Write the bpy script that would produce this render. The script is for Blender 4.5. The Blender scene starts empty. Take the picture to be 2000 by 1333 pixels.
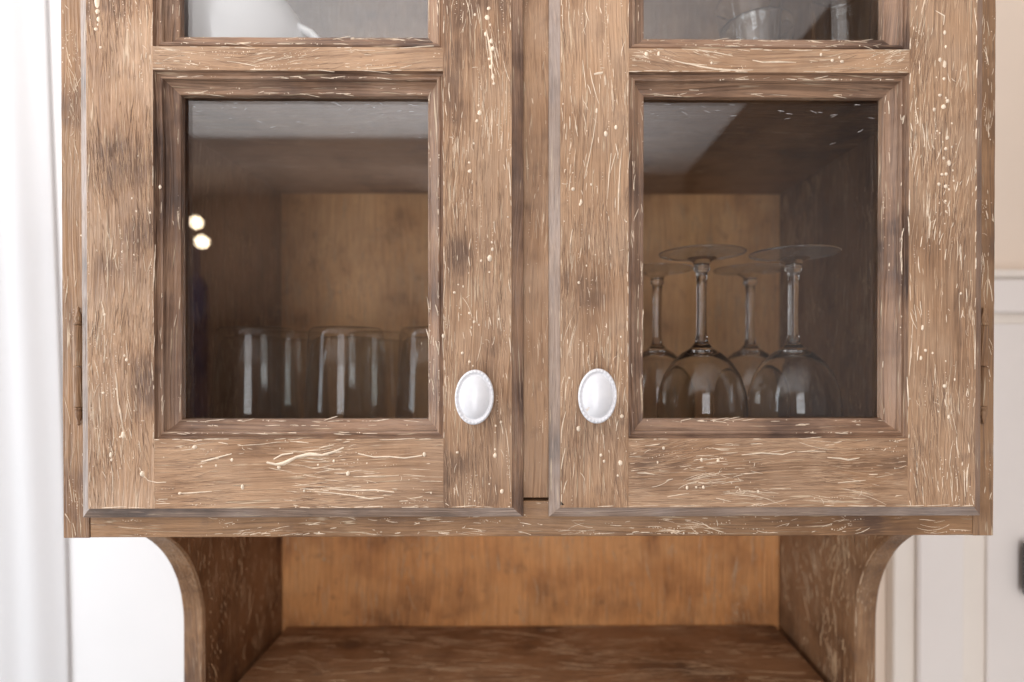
import bpy, bmesh, math, random
from mathutils import Vector, noise
R = math.radians
scene = bpy.context.scene
col = scene.collection

# ------------------------------------------------------------------ camera
PXM = 0.0004            # metres per photo pixel on the door front plane
CX, HY, D, FPX = 1038.0, 690.0, 0.42, 1050.0
YAW, PITCH = 0.45, 0.35
cd = bpy.data.cameras.new('camera'); cam = bpy.data.objects.new('camera', cd); col.objects.link(cam)
cam.location = (0, -D, 0)
cam.rotation_euler = (R(90 - PITCH), 0, R(-YAW))
cd.sensor_width = 36; cd.lens = FPX / 2000 * 36
cd.shift_x = -((CX - 1000) + FPX * math.tan(R(YAW))) / 2000
cd.shift_y = ((HY - 666.5) + FPX * math.tan(R(PITCH))) / 2000
cd.clip_start = 0.01; cd.clip_end = 60
cd.dof.use_dof = True; cd.dof.focus_distance = 0.42; cd.dof.aperture_fstop = 2.8
scene.camera = cam

# ------------------------------------------------------------------ light
w = bpy.data.worlds.new('World'); scene.world = w; w.use_nodes = True
bg = w.node_tree.nodes['Background']; bg.inputs[0].default_value = (0.95, 0.93, 0.95, 1); bg.inputs[1].default_value = 0.17

def area(name, loc, target, sx, sy, power, colour):
    l = bpy.data.lights.new(name, 'AREA'); l.shape = 'RECTANGLE'; l.size = sx; l.size_y = sy
    l.energy = power; l.color = colour
    o = bpy.data.objects.new(name, l); col.objects.link(o); o.location = loc
    o.rotation_euler = (Vector(target) - Vector(loc)).to_track_quat('-Z', 'Y').to_euler()
    return o
area('window_light_left', (-1.55, -0.30, 0.05), (-0.35, 0.25, -0.05), 1.1, 1.7, 35, (0.86, 0.93, 1.0))
area('window_light_front', (-0.08, -2.15, -0.30), (-0.08, 0.0, -0.30), 0.74, 2.2, 37, (0.97, 0.97, 1.0))
area('fill_uplight', (-0.9, -1.15, 0.15), (-0.9, -1.15, 1.0), 2.2, 1.6, 40, (1.0, 0.96, 0.93))  # added uplight without a real source; brightens the ceiling for soft fill
scene.view_settings.view_transform = 'Standard'; scene.view_settings.look = 'None'
scene.view_settings.exposure = -0.29; scene.view_settings.gamma = 1.0
scene.render.engine = 'CYCLES'
cy = scene.cycles
cy.use_denoising = True; cy.max_bounces = 11; cy.transmission_bounces = 12; cy.transparent_max_bounces = 16
cy.glossy_bounces = 6; cy.diffuse_bounces = 4; cy.sample_clamp_indirect = 6; cy.blur_glossy = 0.5

# ------------------------------------------------------------------ materials
def new_mat(name):
    m = bpy.data.materials.new(name); m.use_nodes = True
    nt = m.node_tree
    return m, nt, nt.nodes['Principled BSDF'], nt.nodes['Material Output']

class NT:
    def __init__(s, nt): s.nt = nt
    def n(s, t, **k):
        o = s.nt.nodes.new(t)
        for a, b in k.items(): setattr(o, a, b)
        return o
    def l(s, a, b): s.nt.links.new(a, b)
    def math(s, op, a, b=None, clamp=False):
        o = s.n('ShaderNodeMath', operation=op, use_clamp=clamp)
        for i, x in enumerate((a, b)):
            if x is None: continue
            if isinstance(x, (int, float)): o.inputs[i].default_value = x
            else: s.l(x, o.inputs[i])
        return o.outputs[0]
    def noise(s, vec, scale, detail=3, rough=0.55):
        o = s.n('ShaderNodeTexNoise'); o.inputs['Scale'].default_value = scale
        o.inputs['Detail'].default_value = detail; o.inputs['Roughness'].default_value = rough
        s.l(vec, o.inputs['Vector']); return o.outputs['Fac']
    def ramp(s, fac, stops):
        o = s.n('ShaderNodeValToRGB'); e = o.color_ramp.elements
        while len(e) < len(stops): e.new(0.5)
        for q, (p, c) in zip(e, stops): q.position = p; q.color = (*c, 1) if len(c) == 3 else c
        s.l(fac, o.inputs[0]); return o.outputs[0]
    def map01(s, fac, a, b):
        o = s.n('ShaderNodeMapRange'); o.inputs[1].default_value = a; o.inputs[2].default_value = b
        s.l(fac, o.inputs[0]); return o.outputs[0]
    def mix(s, fac, a, b, mode='MIX'):
        o = s.n('ShaderNodeMix', data_type='RGBA', blend_type=mode)
        for sock, x in ((o.inputs['Factor'], fac), (o.inputs['A'], a), (o.inputs['B'], b)):
            if isinstance(x, (int, float)): sock.default_value = x
            elif isinstance(x, tuple): sock.default_value = (*x, 1)
            else: s.l(x, sock)
        return o.outputs['Result']
    def vadd(s, a, b):
        o = s.n('ShaderNodeVectorMath', operation='ADD'); s.l(a, o.inputs[0]); s.l(b, o.inputs[1]); return o.outputs[0]
    def vscale(s, a, k):
        o = s.n('ShaderNodeVectorMath', operation='MULTIPLY'); s.l(a, o.inputs[0]); o.inputs[1].default_value = k; return o.outputs[0]

def wood(name, axis, light, mid, dark, glaze, cream=0.5, rough=0.5, fineness=1.0):
    """brushed, glazed and distressed painted wood; the brush runs along `axis`"""
    m, nt, bs, out = new_mat(name); g = NT(nt)
    tc = g.n('ShaderNodeTexCoord').outputs['Object']
    oi = g.n('ShaderNodeObjectInfo').outputs['Random']
    cmb = g.n('ShaderNodeCombineXYZ')
    for i, k in enumerate((13.0, 7.0, 17.0)): g.l(g.math('MULTIPLY', oi, k), cmb.inputs[i])
    v = g.vadd(tc, cmb.outputs[0])
    wn = g.n('ShaderNodeTexNoise'); wn.inputs['Scale'].default_value = 6; wn.inputs['Detail'].default_value = 0
    g.l(v, wn.inputs['Vector'])
    vw = g.vadd(v, g.vscale(wn.outputs['Color'], (0.018,) * 3))
    s = [1, 1, 1]; s['XYZ'.index(axis)] = 0.016
    s2 = [1, 1, 1]; s2['XYZ'.index(axis)] = 0.13
    gv = g.vscale(vw, tuple(s)); gv2 = g.vscale(vw, tuple(s2))
    fine = g.noise(gv, 760 * fineness, 2, 0.6)
    strk = g.noise(gv, 330 * fineness, 2, 0.5)
    med = g.noise(gv2, 40, 4, 0.6)
    cloud = g.noise(v, 13, 4, 0.55)
    blot = g.noise(v, 42, 4, 0.6)
    f = g.math('ADD', g.math('MULTIPLY', cloud, 0.70), g.math('MULTIPLY', med, 0.32))
    base = g.ramp(f, [(0.365, dark), (0.445, mid), (0.545, light), (0.66, tuple(c * 1.12 for c in light))])
    hue = g.map01(g.noise(g.vadd(v, cmb.outputs[0]), 16, 3), 0.42, 0.62)
    base = g.mix(g.math('MULTIPLY', hue, 0.45), base, (1.0, 1.14, 1.34), 'MULTIPLY')        # greyer, cooler glaze in places
    gl = g.map01(g.math('ADD', g.math('MULTIPLY', blot, 0.75), g.math('MULTIPLY', med, 0.25)), 0.585, 0.70)
    base = g.mix(g.math('MULTIPLY', gl, 0.42), base, glaze)
    # bristle marks: crisp dark furrows and pale ridges
    base = g.mix(g.math('MULTIPLY', g.map01(strk, 0.44, 0.34), 0.34), base, dark)
    base = g.mix(g.math('MULTIPLY', g.map01(fine, 0.43, 0.33), 0.38), base, dark)
    base = g.mix(g.math('MULTIPLY', g.map01(fine, 0.56, 0.66), 0.34), base, tuple(min(1, c * 1.5) for c in light))
    # thin cream paint left on the brush ridges
    cn = g.noise(g.vscale(vw, tuple(0.035 if a == axis else 1 for a in 'XYZ')), 560 * fineness, 1, 0.5)
    cmask = g.map01(g.noise(v, 26, 3), 0.44, 0.58)
    cr = g.math('MULTIPLY', g.map01(cn, 0.64, 0.69), g.math('MULTIPLY', cmask, cream))
    base = g.mix(cr, base, (0.68, 0.53, 0.37))
    g.l(base, bs.inputs['Base Color'])
    rr = g.math('ADD', g.math('MULTIPLY', strk, 0.25), rough - 0.12); g.l(rr, bs.inputs['Roughness'])
    bs.inputs['Specular IOR Level'].default_value = 0.32
    h = g.math('ADD', g.math('MULTIPLY', strk, 0.9), g.math('ADD', g.math('MULTIPLY', fine, 0.6), g.math('ADD', g.math('MULTIPLY', cr, 0.6), g.math('MULTIPLY', blot, 0.9))))
    b = g.n('ShaderNodeBump'); b.inputs['Strength'].default_value = 0.85; b.inputs['Distance'].default_value = 0.0015
    g.l(h, b.inputs['Height']); g.l(b.outputs[0], bs.inputs['Normal'])
    return m

TAN = dict(light=(0.400, 0.243, 0.141), mid=(0.315, 0.178, 0.096), dark=(0.155, 0.085, 0.049), glaze=(0.120, 0.076, 0.058))
LIT_RIM = dict(light=(0.34, 0.250, 0.195), mid=(0.25, 0.175, 0.130), dark=(0.15, 0.112, 0.09), glaze=(0.15, 0.125, 0.12))  # greyish window light on the left and bottom lips put into the colour
BRN = dict(light=(0.30, 0.168, 0.085), mid=(0.205, 0.106, 0.050), dark=(0.115, 0.062, 0.037), glaze=(0.10, 0.066, 0.055))
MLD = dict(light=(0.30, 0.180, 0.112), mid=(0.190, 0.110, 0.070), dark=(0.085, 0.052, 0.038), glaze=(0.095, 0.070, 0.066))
INN = dict(light=(0.64, 0.300, 0.108), mid=(0.48, 0.215, 0.077), dark=(0.27, 0.120, 0.047), glaze=(0.09, 0.052, 0.036))
LIT_INN = dict(light=(0.74, 0.400, 0.180), mid=(0.62, 0.320, 0.138), dark=(0.36, 0.180, 0.080), glaze=(0.22, 0.115, 0.06))  # paler inner wood: brightness of the lower interior put into the colour
M = {}
for ax in 'XYZ':
    M['tan' + ax] = wood('door_wood_' + ax, ax, cream=0.55, rough=0.48, **TAN)
    M['brn' + ax] = wood('frame_wood_' + ax, ax, cream=0.6, rough=0.5, **BRN)
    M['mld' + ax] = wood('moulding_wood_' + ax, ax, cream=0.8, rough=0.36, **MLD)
    M['rim' + ax] = wood('rim_wood_' + ax, ax, cream=0.5, rough=0.34, **LIT_RIM)
    M['pin' + ax] = wood('pine_' + ax, ax, cream=0.15, rough=0.5, **LIT_INN)
    M['inn' + ax] = wood('inner_wood_' + ax, ax, cream=0.25, rough=0.5, **INN)

def plain(name, colour, rough=0.5, spec=0.5, nscale=60, var=0.08, bump=0.0, metallic=0.0):
    m, nt, bs, out = new_mat(name); g = NT(nt)
    tc = g.n('ShaderNodeTexCoord').outputs['Object']
    n = g.noise(tc, nscale, 4)
    c = g.ramp(n, [(0.3, tuple(x * (1 - var) for x in colour)), (0.7, tuple(min(1, x * (1 + var)) for x in colour))])
    g.l(c, bs.inputs['Base Color']); bs.inputs['Roughness'].default_value = rough
    bs.inputs['Specular IOR Level'].default_value = spec; bs.inputs['Metallic'].default_value = metallic
    if bump:
        b = g.n('ShaderNodeBump'); b.inputs['Strength'].default_value = 0.5; b.inputs['Distance'].default_value = bump
        g.l(n, b.inputs['Height']); g.l(b.outputs[0], bs.inputs['Normal'])
    return m
M['cream'] = plain('cream_paint', (0.77, 0.63, 0.475), 0.42, 0.5, 140, 0.20)
M['pale'] = plain('pale_tan_paint', (0.58, 0.405, 0.265), 0.45, 0.5, 140, 0.20)
M['tandrip'] = plain('tan_paint', (0.50, 0.33, 0.19), 0.45, 0.5, 140, 0.22)
M['wallwhitened'] = plain('whitened_plaster', (0.68, 0.665, 0.655), 0.85, 0.2, 5, 0.02, 0.0006)
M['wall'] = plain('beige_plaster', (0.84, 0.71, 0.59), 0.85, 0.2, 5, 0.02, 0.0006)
M['dkline'] = plain('dark_glaze', (0.15, 0.088, 0.055), 0.5, 0.4, 140, 0.25)
M['ceil'] = plain('ceiling_paint', (0.82, 0.80, 0.80), 0.9, 0.2, 3, 0.02)
M['cup'] = plain('cupboard_paint', (0.86, 0.80, 0.75), 0.45, 0.4, 8, 0.02)
M['cupline'] = plain('cupboard_cream', (0.86, 0.785, 0.70), 0.5, 0.4, 8, 0.03)
M['handle'] = plain('handle_metal', (0.10, 0.10, 0.10), 0.4, 0.5, 200, 0.1, 0, 0.6)
M['darkwood'] = plain('dark_wood', (0.06, 0.036, 0.024), 0.5, 0.4, 12, 0.3)
M['farwall'] = plain('brown_wall', (0.25, 0.17, 0.125), 0.6, 0.3, 2, 0.25)
M['beam'] = plain('beam_wood', (0.34, 0.25, 0.20), 0.6, 0.4, 9, 0.15)
M['gap'] = plain('dark_gap', (0.012, 0.009, 0.008), 0.8, 0.2)
M['ceramic'] = plain('white_ceramic', (0.82, 0.83, 0.84), 0.18, 0.5, 20, 0.01)
M['navy'] = plain('navy_fabric', (0.03, 0.035, 0.07), 0.8, 0.2)
M['speck'] = plain('paint_fleck', (0.55, 0.52, 0.50), 0.6, 0.3)

def mk_knob(name, chip):
    m, nt, bs, out = new_mat(name); g = NT(nt)
    tc = g.n('ShaderNodeTexCoord').outputs['Object']
    c = g.ramp(g.noise(tc, 120, 3), [(0.3, (0.70, 0.70, 0.72)), (0.7, (0.77, 0.765, 0.775))])
    if chip:
        vm = g.n('ShaderNodeVectorMath', operation='DISTANCE'); g.l(tc, vm.inputs[0]); vm.inputs[1].default_value = chip
        d = g.math('ADD', vm.outputs['Value'], g.math('MULTIPLY', g.noise(tc, 500, 3), 0.004))
        c = g.mix(g.map01(d, 0.0052, 0.0036), c, (0.62, 0.44, 0.28))
    g.l(c, bs.inputs['Base Color']); bs.inputs['Roughness'].default_value = 0.32
    bs.inputs['Coat Weight'].default_value = 0.25; bs.inputs['Coat Roughness'].default_value = 0.08
    return m
M['knob'] = mk_knob('porcelain', None); M['knobchip'] = mk_knob('porcelain_chipped', (-0.0085, -0.004, -0.0105))

def mk_glass():
    m, nt, bs, out = new_mat('clear_glass')
    bs.inputs['Base Color'].default_value = (0.97, 0.98, 0.975, 1); bs.inputs['Roughness'].default_value = 0.0
    bs.inputs['IOR'].default_value = 1.48; bs.inputs['Transmission Weight'].default_value = 1.0
    return m
M['glass'] = mk_glass()
def mk_thin(name, dust):
    m, nt, bs, out = new_mat(name); g = NT(nt); nt.nodes.remove(bs)
    fr = g.n('ShaderNodeFresnel'); bf = g.n('ShaderNodeNewGeometry').outputs['Backfacing']
    g.l(g.math('ADD', 1.52, g.math('MULTIPLY', bf, 1 / 1.52 - 1.52)), fr.inputs['IOR'])
    t = g.n('ShaderNodeBsdfTransparent'); t.inputs[0].default_value = (0.965, 0.975, 0.97, 1)
    gl = g.n('ShaderNodeBsdfGlossy'); gl.inputs['Roughness'].default_value = 0.09
    mx = g.n('ShaderNodeMixShader'); g.l(fr.outputs[0], mx.inputs[0]); g.l(t.outputs[0], mx.inputs[1]); g.l(gl.outputs[0], mx.inputs[2])
    du = g.n('ShaderNodeBsdfTranslucent'); du.inputs[0].default_value = (0.85, 0.83, 0.80, 1)
    m2 = g.n('ShaderNodeMixShader'); g.l(g.math('MULTIPLY', g.map01(g.noise(g.n('ShaderNodeTexCoord').outputs['Object'], 60, 4), 0.3, 0.7), dust), m2.inputs[0])
    g.l(mx.outputs[0], m2.inputs[1]); g.l(du.outputs[0], m2.inputs[2])
    g.l(m2.outputs[0], out.inputs['Surface']); return m
M['thin'] = mk_thin('thin_glass', 0.035); M['milky'] = mk_thin('milky_glass', 0.16)
def mk_pane():
    m, nt, bs, out = new_mat('window_glass'); g = NT(nt); nt.nodes.remove(bs)
    fr = g.n('ShaderNodeFresnel')       # the sheet is thin: the same reflectance from both of its sides
    bf = g.n('ShaderNodeNewGeometry').outputs['Backfacing']
    g.l(g.math('ADD', 1.92, g.math('MULTIPLY', bf, 1 / 1.92 - 1.92)), fr.inputs['IOR'])
    t = g.n('ShaderNodeBsdfTransparent'); t.inputs[0].default_value = (0.97, 0.975, 0.975, 1)
    gl = g.n('ShaderNodeBsdfGlossy'); gl.inputs['Roughness'].default_value = 0.012
    b = g.n('ShaderNodeBump'); b.inputs['Strength'].default_value = 0.15; b.inputs['Distance'].default_value = 0.0006
    g.l(g.noise(g.n('ShaderNodeTexCoord').outputs['Object'], 9, 1), b.inputs['Height']); g.l(b.outputs[0], gl.inputs['Normal'])
    mx = g.n('ShaderNodeMixShader'); g.l(fr.outputs[0], mx.inputs[0]); g.l(t.outputs[0], mx.inputs[1]); g.l(gl.outputs[0], mx.inputs[2])
    g.l(mx.outputs[0], out.inputs['Surface']); return m
M['pane'] = mk_pane()
def mk_bulb():
    m, nt, bs, out = new_mat('glowing_bulb'); bs.inputs['Base Color'].default_value = (1, 0.95, 0.85, 1)
    bs.inputs['Emission Color'].default_value = (1.0, 0.80, 0.55, 1); bs.inputs['Emission Strength'].default_value = 26
    return m
M['bulb'] = mk_bulb()
def mk_curtain():
    m, nt, bs, out = new_mat('sheer_fabric'); g = NT(nt)
    tc = g.n('ShaderNodeTexCoord').outputs['Object']
    n = g.noise(g.vscale(tc, (1, 1, 0.05)), 900, 2)
    bs.inputs['Base Color'].default_value = (0.90, 0.885, 0.87, 1); bs.inputs['Roughness'].default_value = 0.9
    b = g.n('ShaderNodeBump'); b.inputs['Strength'].default_value = 0.3; b.inputs['Distance'].default_value = 0.0005
    g.l(n, b.inputs['Height']); g.l(b.outputs[0], bs.inputs['Normal'])
    tr = g.n('ShaderNodeBsdfTranslucent'); tr.inputs[0].default_value = (0.85, 0.85, 0.87, 1)
    mx = g.n('ShaderNodeMixShader'); mx.inputs[0].default_value = 0.45
    g.l(bs.outputs[0], mx.inputs[1]); g.l(tr.outputs[0], mx.inputs[2]); g.l(mx.outputs[0], out.inputs['Surface'])
    return m
M['curtain'] = mk_curtain()

# ------------------------------------------------------------------ helpers
WL = {}
def wl(o): return WL.get(o.name, Vector((0, 0, 0))) if o else Vector((0, 0, 0))
def tag(o, label=None, cat=None, group=None, kind=None):
    if label: o['label'] = label
    if cat: o['category'] = cat
    if group: o['group'] = group
    if kind: o['kind'] = kind
    return o
def empty(name, loc, parent=None):
    o = bpy.data.objects.new(name, None); col.objects.link(o); o.empty_display_size = 0.02
    o.parent = parent; o.location = Vector(loc) - wl(parent); WL[o.name] = Vector(loc); return o
def mesh(name, V, F, mat, parent=None, smooth=False, origin=None):
    c = Vector(origin) if origin is not None else Vector([(min(v[i] for v in V) + max(v[i] for v in V)) / 2 for i in range(3)])
    me = bpy.data.meshes.new(name)
    me.from_pydata([(v[0] - c[0], v[1] - c[1], v[2] - c[2]) for v in V], [], F); me.update()
    bm = bmesh.new(); bm.from_mesh(me); bmesh.ops.recalc_face_normals(bm, faces=bm.faces); bm.to_mesh(me); bm.free()
    if smooth: me.polygons.foreach_set('use_smooth', [True] * len(me.polygons))
    me.materials.append(mat)
    o = bpy.data.objects.new(name, me); col.objects.link(o); o.parent = parent
    o.location = c - wl(parent); WL[o.name] = c; return o
def board(name, x0, x1, y0, y1, z0, z1, axis, mat, parent=None, bev=0.001, jit=0.00015, seg=0.012, seed=0):
    """plank: bevelled section carried along its length with a hand-worked wobble"""
    lo = (x0, y0, z0); hi = (x1, y1, z1); a = 'XYZ'.index(axis); b, c = [i for i in range(3) if i != a]
    L = hi[a] - lo[a]; n = max(2, int(L / seg)); bev = min(bev, (hi[b] - lo[b]) * .3, (hi[c] - lo[c]) * .3)
    sec = [(lo[b] + bev, lo[c]), (hi[b] - bev, lo[c]), (hi[b], lo[c] + bev), (hi[b], hi[c] - bev), (hi[b] - bev, hi[c]), (lo[b] + bev, hi[c]), (lo[b], hi[c] - bev), (lo[b], lo[c] + bev)]
    V, F = [], []
    st = [(0.0, bev)] + [(min(max(bev * .8, L * i / n), L - bev * .8), 0) for i in range(0, n + 1)] + [(L, bev)]
    mb, mc = (lo[b] + hi[b]) / 2, (lo[c] + hi[c]) / 2
    for t, inset in st:
        for k, (p, q) in enumerate(sec):
            p2 = p + (mb - p) / abs(mb - p + 1e-12) * inset * .8; q2 = q + (mc - q) / abs(mc - q + 1e-12) * inset * .8
            j = noise.noise_vector(Vector((lo[a] + t, p, q)) * 70 + Vector((seed, k * 3.3, 0))) * jit
            v = [0, 0, 0]; v[a] = lo[a] + t; v[b] = p2 + j[0]; v[c] = q2 + j[1]; V.append(v)
    for i in range(len(st) - 1):
        for k in range(8):
            F.append((i * 8 + k, i * 8 + (k + 1) % 8, i * 8 + 8 + (k + 1) % 8, i * 8 + 8 + k))
    F.append(tuple(range(8))[::-1]); F.append(tuple(range(len(V) - 8, len(V))))
    return mesh(name, V, F, mat, parent)
def lathe(prof, seg, c, flip=False, sx=1, sy=1):
    V, F = [], []
    for r, z in prof:
        for k in range(seg):
            t = 2 * math.pi * k / seg
            V.append((c[0] + r * sx * math.cos(t), c[1] + r * sy * math.sin(t), c[2] + (-z if flip else z)))
    n = len(prof)
    for i in range(n - 1):
        for k in range(seg): F.append((i * seg + k, i * seg + (k + 1) % seg, (i + 1) * seg + (k + 1) % seg, (i + 1) * seg + k))
    if prof[0][0] > 1e-6: F.append(tuple(range(seg))[::-1])
    if prof[-1][0] > 1e-6: F.append(tuple(range((n - 1) * seg, n * seg)))
    return V, F

class Strokes:
    """raised dried-paint streaks, drips and droplets lying on a surface"""
    def __init__(s, O, U, Vv, N, seed):
        s.O, s.U, s.Vv, s.N = map(Vector, (O, U, Vv, N)); s.V, s.F = [], []; s.r = random.Random(seed); s.seed = seed; s.fs = seed * 0.37
    def P(s, u, v, h): return s.O + s.U * u + s.Vv * v + s.N * h
    def path(s, pts, wd, hk=0.75):
        n = len(pts); b = len(s.V)
        for i, (u, v) in enumerate(pts):
            i0, i1 = max(0, i - 1), min(n - 1, i + 1)
            du, dv = pts[i1][0] - pts[i0][0], pts[i1][1] - pts[i0][1]; L = math.hypot(du, dv) or 1
            t = i / (n - 1); ww = wd * (0.15 + 0.85 * math.sin(math.pi * (0.08 + 0.84 * t)) ** 0.6) * s.r.uniform(0.7, 1.3) / 2
            px, py = -dv / L * ww, du / L * ww
            s.V += [s.P(u + px, v + py, -0.00008), s.P(u, v, ww * 2 * hk), s.P(u - px, v - py, -0.00008)]
        for i in range(n - 1):
            a = b + i * 3; s.F += [(a, a + 1, a + 4, a + 3), (a + 1, a + 2, a + 5, a + 4)]
    def dot(s, u, v, r, st=1.0):
        b = len(s.V); k = 7; ph = s.r.random() * 6
        for rr, h in ((1.0, -0.00006), (0.72, r * 0.42)):
            for i in range(k):
                t = ph + 2 * math.pi * i / k; q = r * rr * s.r.uniform(0.82, 1.15)
                s.V.append(s.P(u + q * math.cos(t), v + q * st * math.sin(t), h))
        s.V.append(s.P(u, v, r * 0.6))
        for i in range(k):
            j = (i + 1) % k; s.F += [(b + i, b + j, b + k + j, b + k + i), (b + k + i, b + k + j, b + 2 * k)]
    def streak(s, u, v, ang, L, wd, bend=0.25):
        n = max(3, min(9, int(L / 0.0022) + 2)); pts = [(u, v)]; a = ang; k = s.r.gauss(0, bend)
        for i in range(n - 1):
            a += k / n + s.r.gauss(0, 0.035); u += math.cos(a) * L / (n - 1); v += math.sin(a) * L / (n - 1); pts.append((u, v))
        s.path(pts, wd)
    def dirn(s, u, v, ang, spread): return ang + spread * 1.7 * noise.noise(Vector((u * 13, v * 13, 5 + s.fs)))
    def thin(s, u0, u1, v0, v1, ang, dens, spread=0.3, k=1.0):
        n = int(dens * (u1 - u0) * (v1 - v0) * 100); r = s.r
        for i in range(n * 3):
            if n <= 0: break
            u, v = r.uniform(u0, u1), r.uniform(v0, v1)
            if noise.noise(Vector((u * 30, v * 30, 9 + s.fs))) + 0.4 * noise.noise(Vector((u * 110, v * 110, s.fs))) < r.uniform(-0.2, 0.45): continue
            n -= 1; a = s.dirn(u, v, ang, spread) + r.gauss(0, 0.04) + (math.pi if r.random() < .5 else 0)
            s.streak(u, v, a, min(0.06, r.lognormvariate(-4.6, 0.6)) * k, r.uniform(0.00016, 0.00036), 0.06)
    def fill(s, u0, u1, v0, v1, ang, dens, k=1.0, spread=0.35, fine=1.0):
        """dens = streaks per square decimetre"""
        n = int(dens * (u1 - u0) * (v1 - v0) * 100); r = s.r; tries = 0; made = 0
        while made < n and tries < n * 8:
            tries += 1; u, v = r.uniform(u0, u1), r.uniform(v0, v1)
            d = noise.noise(Vector((u * 26, v * 26, s.seed * 1.7))) + 0.5 * noise.noise(Vector((u * 75, v * 75, s.seed)))
            if d < r.uniform(-0.35, 0.40): continue
            made += 1
            fa = s.dirn(u, v, ang, spread) + r.gauss(0, 0.06)
            if r.random() < 0.5: fa += math.pi
            x = r.random()
            if x < 0.50: s.streak(u, v, fa, min(0.042, r.lognormvariate(-5.2, 0.62)) * k, r.uniform(0.00032, 0.00078) * fine)
            elif x < 0.74: s.dot(u, v, min(0.0011, r.lognormvariate(-7.9, 0.42)) * fine, r.uniform(0.8, 1.5))
            elif x < 0.87:      # a string of droplets
                q = r.uniform(0.0016, 0.0035)
                for i in range(r.randint(3, 9)):
                    uu, vv = u + math.cos(fa) * q * i, v + math.sin(fa) * q * i
                    if u0 < uu < u1 and v0 < vv < v1: s.dot(uu + r.gauss(0, .0004), vv + r.gauss(0, .0004), r.uniform(0.00018, 0.00048) * fine)
            elif x < 0.93:      # dry-brush sweep: lines that run and bend together
                kk, wd_, m_ = r.gauss(0, spread * 1.6), r.uniform(.0015, .0055), r.randint(4, 10)
                for i in range(m_):
                    o_, l_ = r.gauss(0, wd_), r.gauss(0, .006)
                    a_ = fa + r.gauss(0, .035) + kk * l_ * 25; L_ = r.uniform(.003, .020) * k
                    n_ = max(3, min(9, int(L_ / .0022) + 2)); uu = u + math.cos(fa) * l_ - math.sin(fa) * o_; vv = v + math.sin(fa) * l_ + math.cos(fa) * o_; pts = [(uu, vv)]
                    for j in range(n_ - 1):
                        a_ += kk * L_ / n_ * 25 + r.gauss(0, .02); uu += math.cos(a_) * L_ / (n_ - 1); vv += math.sin(a_) * L_ / (n_ - 1); pts.append((uu, vv))
                    s.path(pts, r.uniform(.00022, .0005) * fine)
            else: s.streak(u, v, fa + r.gauss(0, 0.9), r.uniform(0.002, 0.006), r.uniform(0.0003, 0.0006) * fine, 1.5)
    def edge(s, u0, v0, u1, v1, cover, wd=0.00075):
        """paint caught along an arris"""
        L = math.hypot(u1 - u0, v1 - v0); a = math.atan2(v1 - v0, u1 - u0); t = 0
        while t < L:
            q = min(s.r.lognormvariate(-4.6, .7), L - t)
            if s.r.random() < cover and q > .0015:
                o_ = s.r.uniform(-.0003, .0004); s.streak(u0 + math.cos(a) * t - math.sin(a) * o_, v0 + math.sin(a) * t + math.cos(a) * o_, a + s.r.gauss(0, .008), q, s.r.uniform(.5, 1.2) * wd, 0.01)
            t += q + s.r.uniform(0, .004)
    def clip(s, u0, u1, v0, v1):   # keep only what lies on the piece
        keep = []
        for f in s.F:
            ok = True
            for i in f:
                d = s.V[i] - s.O; u, v = d.dot(s.U), d.dot(s.Vv)
                if not (u0 <= u <= u1 and v0 <= v <= v1): ok = False; break
            if ok: keep.append(f)
        s.F = keep
    def build(s, parent, mat, name='paint_streaks'):
        if not s.F: return
        used = sorted({i for f in s.F for i in f}); mp = {q: i for i, q in enumerate(used)}
        o = mesh(name, [s.V[i] for i in used], [tuple(mp[i] for i in f) for f in s.F], mat, parent, True)
        return tag(o, kind='stuff')
def front(seed, y=0.0): return Strokes((0, y, 0), (1, 0, 0), (0, 0, 1), (0, -1, 0), seed)
def fx(px): return (px - CX) * PXM
def fz(py): return (HY - py) * PXM

# ------------------------------------------------------------------ setting
def plane(name, V, mat):
    return tag(mesh(name, V, [(0, 1, 2, 3)], mat), kind='structure')
plane('wall_left', [(-3, 0.365, -1.6), (0.0, 0.365, -1.6), (0.0, 0.365, 0.9), (-3, 0.365, 0.9)], M['wallwhitened'])  # left half of the same back wall; window glare put into its colour
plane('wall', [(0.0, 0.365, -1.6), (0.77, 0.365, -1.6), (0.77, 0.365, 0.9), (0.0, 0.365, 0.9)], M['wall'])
plane('ceiling', [(-3, -2.24, 0.9), (0.77, -2.24, 0.9), (0.77, 0.365, 0.9), (-3, 0.365, 0.9)], M['ceil'])
plane('wall_right', [(0.77, -2.24, -1.6), (0.77, -0.40, -1.6), (0.77, -0.40, 0.9), (0.77, -2.24, 0.9)], M['darkwood'])
plane('bounce_wall', [(0.77, -0.40, -1.6), (0.77, 0.365, -1.6), (0.77, 0.365, 0.9), (0.77, -0.40, 0.9)], M['wallwhitened'])  # unseen white stretch added to bounce light onto the right background
plane('wall_far', [(-3, -2.24, -1.6), (0.77, -2.24, -1.6), (0.77, -2.24, 0.9), (-3, -2.24, 0.9)], M['farwall'])
tag(board('ceiling_beam', -3, -0.16, -2.239, -1.80, 0.78, 0.899, 'X', M['beam'], None, 0.004, 0.0, 1.0), kind='structure')

# ------------------------------------------------------------------ cabinet
cab = tag(empty('cabinet', (0, 0.17, -0.40)), 'brown distressed wooden wall cabinet with two glazed doors and open niche below', 'cabinet')
FO = 0.3744; FY = 0.012; BOT = -0.148; TOP = 0.60; BK = 0.335; IN = 0.3507; FLOOR = -0.118; DECK = -0.383
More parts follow.
